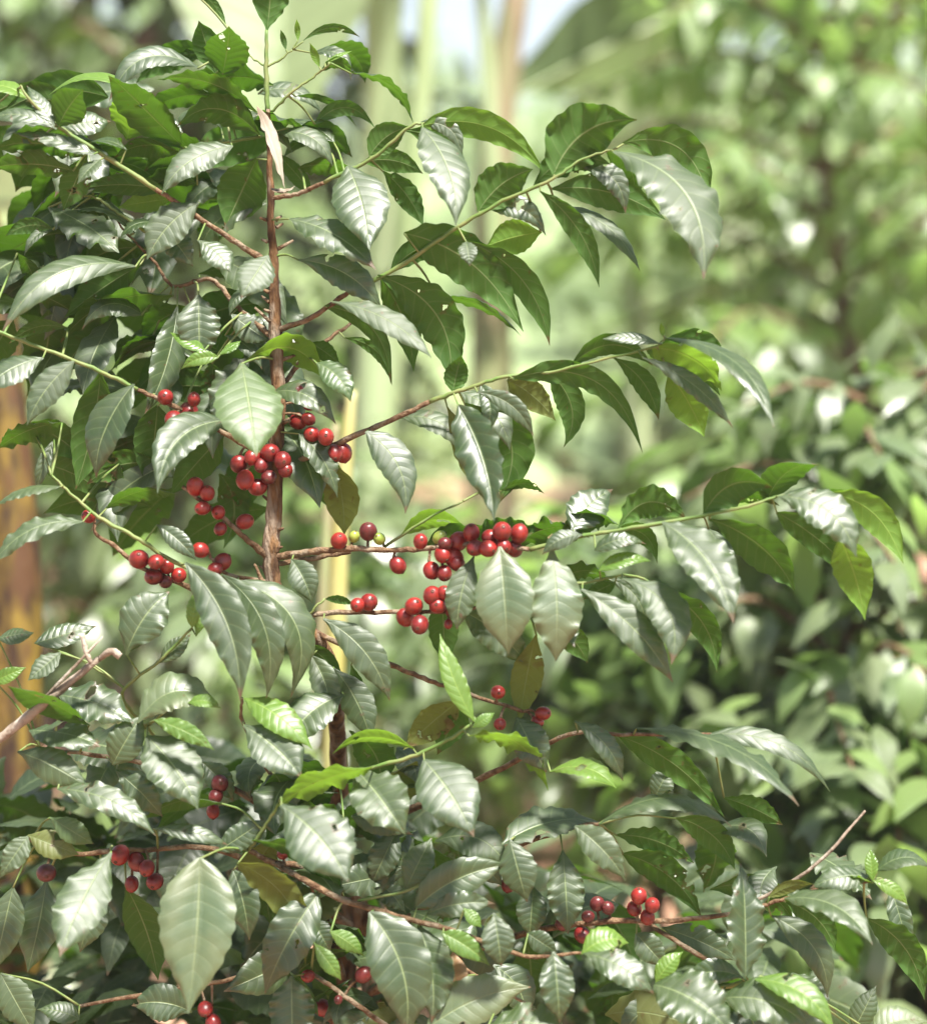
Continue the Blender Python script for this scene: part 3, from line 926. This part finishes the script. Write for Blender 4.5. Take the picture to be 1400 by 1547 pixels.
G.leaves('''
190 990 256 892 86 F 6 m -7
290 948 299 884 26 F 0 y -8
296 962 312 908 22 F 0 y -7
240 1002 288 958 32 F 0 m -5
208 1092 332 1064 78 FU 32 g -8
284 1062 336 1070 22 FU 4 y -9
52 972 146 944 38 FU 0 m -2
92 985 42 1028 32 FU 0 m -4
-5 965 52 955 30 FU 0 m -3
-10 1030 40 1008 26 F 0 y -4
136 1096 12 1035 44 BU 4 m -6
88 1050 202 1092 62 FU 8 m -5
368 1055 472 1132 48 FU 6 y -6
26 1136 132 1190 58 F 6 m -6
44 1104 152 1126 38 U 4 m -5
170 1156 216 1078 62 F 0 m -6
232 1088 324 1134 32 F 6 y -10
222 1112 300 1222 80 FU 6 m -7
368 1096 456 1174 66 FU 6 m -7
174 1164 246 1236 48 F 4 m -5
86 1192 236 1262 42 W 18 m -8 wave=.12
336 1214 210 1240 26 BU 6 m -7
230 1252 346 1276 26 W 4 m -8
42 1264 -2 1328 42 F 0 m -7
42 1262 120 1292 46 F 0 o -5
75 1235 142 1276 40 F 0 s -6
168 1288 90 1444 66 W 6 m -9
302 1296 284 1532 124 F 4 g -12
352 1314 376 1422 58 F 6 m -6
358 1304 462 1456 62 B 28 o -9
482 1348 398 1505 78 F 6 m -6
424 1216 526 1332 92 W 10 m -15
380 1270 522 1356 42 BU 14 m -9
562 1160 418 1216 44 BU 8 y -12
330 1286 402 1238 44 F 0 m -7
290 1530 198 1520 72 F 10 m 0
440 1474 442 1590 82 F 0 m -6
498 1408 550 1446 30 F 4 y -9
474 1424 516 1482 28 F 0 y -9
470 1386 500 1440 40 F 0 m -5
626 1132 498 1134 26 BU 14 y -7
538 1164 612 1260 78 FU 0 m -8 wave=.09
640 1148 716 1264 86 W 4 m -10
708 1112 828 1194 32 BU 26 y -10
716 1090 664 956 38 F -6 y -10
714 1100 748 1076 20 F 0 y -10
780 1084 826 1168 62 F 0 m -4
692 1060 608 1132 58 B 0 o -3
700 1062 660 1140 50 B 0 m -2
830 1166 932 1190 32 U 14 y -5
612 1346 652 1266 52 F 0 m -6
628 1372 774 1306 66 F 14 m -8
644 1382 748 1366 42 F 8 m -8
770 1268 796 1364 62 F 0 m -7
850 1284 858 1412 62 F 0 m -2
806 1340 800 1418 60 F 0 m 0
868 1248 946 1332 52 F 6 m -8
758 1276 912 1240 42 U 14 m -5
700 1372 728 1402 22 F 0 y -10
746 1380 758 1462 58 F 0 m -11
668 1410 740 1460 38 F 4 y -11
690 1502 684 1436 52 F 0 r -7
558 1378 612 1572 102 F 24 m -10
632 1398 652 1545 72 F 10 m -8
644 1556 802 1492 80 F 14 g -10
735 1552 862 1562 64 FU 10 m -12
836 1438 846 1548 58 F 0 m -12
796 1410 842 1440 40 F 0 m -8
878 1442 952 1424 38 FU 10 y -12
880 1440 988 1502 48 FU 6 m -12
934 1112 1094 1234 52 B 14 m -4
960 1100 1212 1212 38 U 26 m -6 wave=.1
1072 1110 1258 1196 34 W 26 m -7
868 1090 942 1182 38 F 12 m -5
985 1212 1012 1158 52 F 0 m -1
904 1246 1112 1244 34 U 28 m -6
1020 1236 1110 1312 48 B 16 m -3
1092 1205 1182 1246 40 B 4 m -1
930 1262 1048 1304 44 B 10 m 0
940 1290 1060 1384 60 B 14 m 1
1126 1476 1122 1304 62 FR 2 m -11
1160 1356 1230 1334 24 B 4 o -6
1312 1324 1222 1342 38 FU 4 m -8
1318 1332 1314 1282 22 F 0 y -9
1318 1331 1372 1369 24 F 6 y -10
1318 1334 1250 1354 22 BU 6 y -9
1324 1316 1412 1312 28 U 14 m -8
1184 1358 1318 1427 38 U 22 m -8
1164 1384 1252 1510 52 F 24 m -5
1185 1362 1262 1436 46 B 14 m -3
1308 1388 1396 1510 52 B 20 m -4
1345 1340 1375 1442 40 F 0 m 0
1122 1478 1034 1486 42 F 14 m -8
988 1488 1112 1572 86 FU 8 m -12
1140 1480 1262 1562 42 FU 20 y -11
1094 1508 1228 1558 60 FU 10 m -10
990 1486 1032 1438 32 F 4 y -10
1290 1556 1324 1488 42 F 0 m -2
1318 1562 1402 1544 52 FU 10 g -4
960 1410 1006 1462 46 F 0 m -4
1000 1402 1112 1452 50 F 4 m -1
20 1340 -10 1470 60 F 0 m -2
70 1330 40 1470 70 F 4 m 1
150 1350 120 1440 60 F 0 m 3
190 1340 240 1480 66 B 4 m 0
0 1470 50 1560 60 F 0 m -2
120 1540 55 1525 30 FU 4 m -2
600 1255 560 1340 50 F 0 m 0
700 1270 760 1340 50 F 0 m 2
520 1240 480 1330 60 F 0 m -2
''')
cherries(G, '''
332 1184 14 d
326 1203 12 d
322 1226 11
181 1292 14
206 1302 13
199 1336 12
234 1332 13
222 1312 12
70 1319 15 d
427 1291 9
310 1525 12
322 1546 12
487 1523 14
549 1473 13 d
511 1511 7 d
465 1475 10
965 1354 12
985 1368 12
978 1386 12
958 1373 11
902 1366 11 d
918 1372 11 d
850 1396 12 d
880 1413 12
768 1336 11
790 1330 9 d
888 1385 10 d
''')
# leaves further inside the shrub
rg = random.Random(21)
cnt = 0
while cnt < 100:
    x = rg.uniform(-40, 1260); y = rg.uniform(1040, 1640)
    if y < 1120 + max(0, (x - 500)) * .28: continue
    if 700 < x < 1010 and 1140 < y < 1330: continue
    z = rg.uniform(8, 38)
    if x < 330 and y > 1310 and z < 28: continue
    a = rg.uniform(.2, 2.9); L = rg.uniform(110, 180)
    G.leaf(x, y, x + math.cos(a) * L, y + math.sin(a) * L * .8, L * .42, rg.choice(['F', 'FU', 'U', 'BU', 'B', 'B', 'FL', 'FR', 'E']), rg.uniform(0, 20), 'm', z, petiole=False)
    cnt += 1
# leaves between, closing the front of the shrub
cnt = 0
while cnt < 72:
    x = rg.choice([rg.uniform(-40, 1240), rg.uniform(400, 680)]); y = rg.uniform(1000, 1580)
    if y < 1090 + max(0, (x - 500)) * .26: continue
    if 700 < x < 1030 and 1140 < y < 1330: continue
    if x < 330 and y > 1310: continue
    a = rg.uniform(.2, 2.9); L = rg.uniform(85, 160)
    G.leaf(x, y, x + math.cos(a) * L, y + math.sin(a) * L * .7, L * .42, rg.choice(['F', 'FU', 'U', 'U', 'FL', 'FR', 'BU', 'E', 'E', 'B']), rg.uniform(0, 26), rg.choice('mmmmmmmo'), rg.uniform(-1, 7), petiole=False)
    cnt += 1
# the countless ones deep inside
sv, sf, suv = [], [], []
for k in range(1900):
    x = rg.uniform(-80, 1280) if k < 1100 else rg.uniform(-120, 420); y = rg.uniform(1120, 2300)
    if y < 1180 + max(0, (x - 450)) * .28: continue
    P = at(x, y, FD + rg.uniform(.12, .62 if k < 1100 else .95)) - G.loc
    if P.z < .02: continue
    Mx = place_leaf_matrix(P, rg.uniform(0, 6.28), rg.uniform(-.9, .3), rg.uniform(-.5, .5), rg.uniform(.06, .105))
    V, F, UV = PROTO[rg.randrange(8)]; o0 = len(sv)
    sv += [Mx @ q for q in V]; sf += [tuple(o0 + a for a in q) for q in F]; suv += UV
o = mesh_obj('leaves', sv, sf, M['m'], G.root, (0, 0, 0), suv); o['kind'] = 'stuff'
# leaves further back in the crown of the tree
cnt = 0
while cnt < 75:
    x = rg.uniform(-40, 440); y = rg.uniform(130, 780)
    if x > 250 and y < 200: continue
    if x < 200 and y > 500: continue
    a = rg.choice([rg.uniform(2.2, 3.4), rg.uniform(.6, 2.4)]); L = rg.uniform(110, 175)
    T.leaf(x, y, x + math.cos(a) * L, y + math.sin(a) * L * .8 + 10, L * .4, rg.choice(['F', 'FU', 'B', 'B', 'BU', 'BU', 'U', 'FL']), rg.uniform(6, 22), 'm', rg.uniform(3, 14), petiole=False)
    cnt += 1
cnt = 0
while cnt < 42:
    if cnt < 12: x = rg.uniform(300, 520); y = rg.uniform(60, 270)
    else: x = rg.uniform(-20, 420); y = rg.uniform(130, 560)
    if cnt < 12: a = rg.choice([rg.uniform(2.4, 3.5), rg.uniform(-.3, .9)])
    else: a = rg.choice([rg.uniform(2.2, 3.4), rg.uniform(.3, 2.4)])
    L = rg.uniform(70, 140)
    T.leaf(x, y, x + math.cos(a) * L, y + math.sin(a) * L * .7 + 6, L * rg.uniform(.22, .4), rg.choice(['U', 'E', 'BU', 'BU', 'FU', 'B', 'W']), rg.uniform(6, 28), 'm', rg.uniform(1, 7))
    cnt += 1
# more along the right-hand branches
cand = [q for q in T.nodes if q[0] > 560 and q[1] < 900]
for k in range(26):
    q = cand[int((k + rg.random()) / 26 * len(cand))]
    a = rg.choice([rg.uniform(.3, 1.9), rg.uniform(.1, 1.2), rg.uniform(-.9, 0)]); L = rg.uniform(85, 135)
    up = a < 0
    T.leaf(q[0], q[1], q[0] + math.cos(a) * L, q[1] + math.sin(a) * L * (.6 if up else .9), L * rg.uniform(.28, .42), rg.choice(['B', 'BU'] if up else ['F', 'FU', 'B', 'U', 'BU', 'W']), rg.uniform(8, 28), rg.choice('mmmmy') if up else 'm', q[2] + rg.uniform(1.5, 5))
print('leaves', T.nleaf, G.nleaf)

# ------------------------------------------------------------------ dead sticks caught at the left edge
def stick(name, label, paths, group=None):
    P0 = at(*paths[0][0][:2], FD + paths[0][0][2] / 100)
    root = thing(name, label, 'stick', P0, group)
    for i, pts in enumerate(paths):
        sm = spline(pts, 6)
        pa = []
        for p in sm:
            d = FD + p[2] / 100; q = at(p[0], p[1], d) - P0; pa.append((*q, p[3] * S * .78))
        v, f, uv = tube_geo(pa, 8, rough=.15, seed=i + 3)
        mesh_obj('shaft' if i == 0 else 'side_twig', v, f, M['dry'], root, (0, 0, 0), uv)
stick('dead_stick', 'dry pinkish broken stick lying across the leaves at the left edge', [[(-25, 1135, -7, 9), (40, 1085, -8, 9), (100, 1035, -8, 8), (150, 995, -8, 6)], [(60, 1062, -8, 3), (110, 1010, -9, 3), (155, 962, -9, 2)], [(124, 958, -9, 5), (130, 985, -9, 5), (138, 1002, -9, 4)], [(150, 996, -8, 5), (168, 984, -9, 7), (182, 992, -9, 7)]])
stick('bare_twig', 'thin pale leafless twig pointing up beside the shaded shrub at lower right', [[(1120, 1372, -3, 3.6), (1200, 1330, -5, 3.4), (1250, 1290, -6, 3.2), (1285, 1250, -6, 2.8), (1307, 1225, -6, 2)]])

# ------------------------------------------------------------------ banana plants
M['pseudostem'] = plain('banana_stem_dry', (.17, .112, .018), (.026, .012, .006), 13, .65, .5, .006, (3, 3, .9), c3=(.075, .035, .014))
M['stem_green'] = plain('banana_stem_green', (.22, .28, .13), (.28, .33, .19), 6, .5, .3, .004, (3, 3, .3))
M['stem_brown'] = plain('banana_stem_brown', (.22, .145, .10), (.20, .22, .10), 5, .6, .4, .006, (4, 4, .35), c3=(.30, .22, .16))
M['shoot'] = plain('banana_shoot_skin', (.30, .26, .06), (.36, .34, .15), 9, .5, .3, .003, (4, 4, .5))
def banana_leaf_mat(name, top, under, trans, tf):
    m, n, l = newmat(name); b = NB(n, l)
    out = b.new('ShaderNodeOutputMaterial'); uvn = b.new('ShaderNodeUVMap'); sep = b.new('ShaderNodeSeparateXYZ'); l.new(uvn.outputs[0], sep.inputs[0])
    geo = b.new('ShaderNodeNewGeometry')
    wv = b.new('ShaderNodeTexNoise'); wv.noise_dimensions = '1D'; wv.inputs['Scale'].default_value = 60
    l.new(sep.outputs[0], wv.inputs['W'])
    st = b.mr(wv.outputs['Fac'], .35, .65, 0, 1)
    col = b.mix(st, b.mix(geo.outputs['Backfacing'], top, under), b.mix(geo.outputs['Backfacing'], tuple(c * 1.35 for c in top), tuple(c * 1.25 for c in under)))
    p = b.new('ShaderNodeBsdfPrincipled'); l.new(col, p.inputs['Base Color']); p.inputs['Roughness'].default_value = .5
    bp = b.new('ShaderNodeBump'); bp.inputs['Distance'].default_value = .01; bp.inputs['Strength'].default_value = .4
    l.new(wv.outputs['Fac'], bp.inputs['Height']); l.new(bp.outputs[0], p.inputs['Normal'])
    t = b.new('ShaderNodeBsdfTranslucent'); t.inputs[0].default_value = (*trans, 1)
    ms = b.new('ShaderNodeMixShader'); ms.inputs[0].default_value = tf
    l.new(p.outputs[0], ms.inputs[1]); l.new(t.outputs[0], ms.inputs[2]); l.new(ms.outputs[0], out.inputs[0])
    return m
M['banana'] = banana_leaf_mat('banana_leaf', (.17, .22, .11), (.24, .29, .17), (.42, .52, .25), .4)
M['banana_dull'] = banana_leaf_mat('banana_leaf_dull', (.055, .09, .035), (.13, .18, .08), (.22, .33, .11), .35)

def banana_leaf(root, base, mid, tip, hint, width, wave=.03, seed=1, mat='banana'):
    N = frame_vec(hint); rg = random.Random(seed)
    loc = Vector(root.location)
    us = np.linspace(0, 1, 41)
    V, UV, F = [], [], []
    nv = 12
    rib = []
    for u in us:
        c = base * (1 - u) ** 2 + mid * 2 * u * (1 - u) + tip * u * u
        t = ((mid - base) * (1 - u) + (tip - mid) * u).normalized()
        n = (N - t * N.dot(t)).normalized(); s = t.cross(n)
        hw = width * .5 * min(1, (u / .1) ** .5 if u > 0 else 0) * (1 - max(0, (u - .55) / .45) ** 2.2)
        rib.append((*(c - loc - n * .004), .016 * (1 - .75 * u)))
        for j in range(nv + 1):
            q = j / nv * 2 - 1
            V.append(c - base + s * q * hw + n * (wave * width * math.sin(u * 26 + (0 if q < 0 else 1.3)) * q * q + .12 * width * abs(q)))
            UV.append((u + .05 * abs(q), j / nv))
    for i in range(40):
        for j in range(nv):
            a = i * (nv + 1) + j; F.append((a, a + 1, a + nv + 2, a + nv + 1))
    lo = mesh_obj('leaf', V, F, M[mat], root, base - loc, UV)
    v, f, uv = tube_geo(rib, 8)
    v = [q - (base - loc) for q in v]
    mesh_obj('midrib', v, f, M['stem_green'], lo, (0, 0, 0), uv)

def banana_stem(root, pts, mat, name='pseudostem'):
    loc = Vector(root.location)
    sm = spline(pts, 6); pa = []
    for p in sm:
        q = at(p[0], p[1], p[2]) - loc; pa.append((*q, p[3] * S * p[2] / FD))
    v, f, uv = tube_geo(pa, 14, rough=.04); return mesh_obj(name, v, f, mat, root, (0, 0, 0), uv)

# nearest one at the left edge
B1 = thing('banana_plant', 'banana stem with mottled yellow and brown dry sheaths at the left edge', 'banana plant', ground_at(18, 2.75))
banana_stem(B1, [(20, 1700, 2.75, 44), (22, 1200, 2.75, 42), (24, 900, 2.75, 40), (14, 700, 2.75, 36), (4, 560, 2.75, 30), (-6, 380, 2.75, 16), (-60, 150, 2.78, 15), (-130, -200, 2.8, 12)], M['pseudostem'])
# the one behind the top of the tree
B2 = thing('banana_plant', 'banana plant with pale hanging leaf and thick green stalks behind the tree top', 'banana plant', ground_at(560, 4.8))
banana_stem(B2, [(560, 1500, 4.8, 40), (562, 900, 4.8, 36), (572, 400, 4.8, 30), (576, 150, 4.8, 28), (582, -60, 4.8, 30), (600, -400, 4.8, 16)], M['stem_green'])
banana_stem(B2, [(580, 700, 4.8, 14), (618, 330, 4.75, 15), (640, 120, 4.75, 15), (652, -50, 4.75, 16), (690, -350, 4.75, 10)], M['stem_green'], 'leaf_stalk')
banana_leaf(B2, at(600, -400, 4.8), at(400, -420, 4.6), at(425, 260, 4.4), (-.1, -.8, .6), .62, seed=5)
banana_leaf(B2, at(690, -350, 4.75), at(730, -700, 5.2), at(800, -950, 6.4), (0, -.7, .7), .5, seed=6)
banana_leaf(B2, at(575, 420, 4.75), at(600, 250, 4.7), at(604, 70, 4.7), (0, -.9, .3), .07, seed=7)
# the brown one with the leaf that reaches right
B3 = thing('banana_plant', 'banana plant with brown stem and one big pale leaf reaching right under the sky', 'banana plant', ground_at(742, 5.2))
banana_stem(B3, [(742, 1400, 5.2, 42), (742, 800, 5.2, 38), (742, 560, 5.2, 34), (744, 300, 5.2, 28), (762, 100, 5.2, 24), (786, -40, 5.2, 20), (850, -400, 5.3, 12)], M['stem_brown'])
banana_stem(B3, [(745, 400, 5.1, 14), (740, 180, 5.1, 12), (728, 0, 5.1, 11), (700, -300, 5.1, 9)], M['stem_green'], 'leaf_stalk')
banana_leaf(B3, at(1330, -90, 5.6), at(1050, -10, 5.4), at(765, 150, 5.2), (.15, .62, .78), .36, seed=8, mat='banana_dull')
banana_stem(B3, [(850, -400, 5.3, 12), (1100, -420, 5.5, 11), (1330, -90, 5.6, 10)], M['stem_green'], 'leaf_stalk')
banana_leaf(B3, at(700, -300, 5.1), at(640, -650, 5.5), at(560, -900, 6.6), (0, -.7, .7), .5, seed=9)
B6 = thing('banana_shoot', 'thin yellowish banana shoot standing just right of the coffee trunk, out of focus', 'banana plant', ground_at(508, 2.75))
banana_stem(B6, [(500, 1900, 2.75, 17), (502, 1200, 2.75, 16), (508, 950, 2.75, 15), (514, 800, 2.75, 13), (522, 690, 2.75, 11), (532, 590, 2.75, 7)], M['shoot'])
banana_stem(B6, [(478, 1100, 2.72, 8), (488, 900, 2.72, 8), (497, 740, 2.73, 7), (508, 640, 2.74, 5)], M['stem_brown'], 'dry_sheath')
# young stalk further right and a bright leaf far left
B4 = thing('banana_plant', 'young pale green banana plant right of the brown stem', 'banana plant', ground_at(965, 6.5))
banana_stem(B4, [(965, 1100, 6.5, 24), (965, 700, 6.5, 22), (962, 450, 6.5, 18), (955, 330, 6.5, 13)], M['stem_green'])
banana_leaf(B4, at(955, 330, 6.5), at(960, 150, 6.5), at(880, 160, 6.4), (0, .3, 1), .5, seed=10)
banana_leaf(B4, at(957, 350, 6.5), at(1030, 260, 6.5), at(1120, 420, 6.4), (0, -.5, .9), .5, seed=12)
B5 = thing('banana_plant', 'banana plant with one bright green sunlit leaf at the left, behind the foliage', 'banana plant', ground_at(-120, 4.4))
banana_stem(B5, [(-120, 1300, 4.4, 30), (-120, 800, 4.4, 28), (-115, 480, 4.4, 20), (-110, 340, 4.4, 12)], M['stem_green'])
banana_leaf(B5, at(-110, 340, 4.4), at(20, 270, 4.3), at(170, 350, 4.2), (0, .6, .8), .2, seed=11)

# ------------------------------------------------------------------ far bushes on the slope
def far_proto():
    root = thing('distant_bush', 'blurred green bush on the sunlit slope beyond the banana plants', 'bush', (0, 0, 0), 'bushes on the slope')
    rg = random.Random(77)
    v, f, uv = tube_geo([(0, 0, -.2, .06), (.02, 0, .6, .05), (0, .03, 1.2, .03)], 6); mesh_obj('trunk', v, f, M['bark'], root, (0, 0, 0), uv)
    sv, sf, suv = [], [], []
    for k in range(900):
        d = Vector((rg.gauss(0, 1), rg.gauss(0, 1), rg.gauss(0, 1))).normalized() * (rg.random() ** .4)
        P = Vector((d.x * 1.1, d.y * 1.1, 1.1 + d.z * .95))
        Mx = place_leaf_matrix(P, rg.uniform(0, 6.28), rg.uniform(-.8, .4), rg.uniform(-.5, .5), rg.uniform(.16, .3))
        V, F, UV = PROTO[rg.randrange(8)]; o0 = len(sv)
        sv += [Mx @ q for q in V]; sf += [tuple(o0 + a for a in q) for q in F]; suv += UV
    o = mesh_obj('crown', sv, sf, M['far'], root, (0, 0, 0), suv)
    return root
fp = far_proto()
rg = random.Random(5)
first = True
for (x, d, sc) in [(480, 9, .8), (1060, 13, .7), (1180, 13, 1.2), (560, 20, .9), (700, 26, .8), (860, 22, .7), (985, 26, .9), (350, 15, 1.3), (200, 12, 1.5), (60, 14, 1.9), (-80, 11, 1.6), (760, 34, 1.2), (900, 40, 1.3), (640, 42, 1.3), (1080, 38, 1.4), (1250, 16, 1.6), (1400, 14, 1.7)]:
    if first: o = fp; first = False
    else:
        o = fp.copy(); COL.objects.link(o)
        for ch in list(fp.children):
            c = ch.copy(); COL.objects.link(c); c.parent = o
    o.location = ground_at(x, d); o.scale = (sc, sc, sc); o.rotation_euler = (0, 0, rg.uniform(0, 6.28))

# ------------------------------------------------------------------ thin haze volume, added to lighten and soften the background
m, n, l = newmat('haze'); out = n.new('ShaderNodeOutputMaterial'); pv = n.new('ShaderNodeVolumePrincipled')
pv.inputs['Color'].default_value = (.95, .95, .90, 1); pv.inputs['Density'].default_value = .0042; pv.inputs['Anisotropy'].default_value = .25
l.new(pv.outputs[0], out.inputs['Volume'])
x0, x1, y0, y1, z0, z1 = -320, 320, -70, 520, -2.5, 16
hz = mesh_obj('haze', [(x, y, z) for z in (z0, z1) for y in (y0, y1) for x in (x0, x1)],
              [(0, 2, 3, 1), (4, 5, 7, 6), (0, 1, 5, 4), (2, 6, 7, 3), (0, 4, 6, 2), (1, 3, 7, 5)], m, smooth=False)
hz['kind'] = 'stuff'
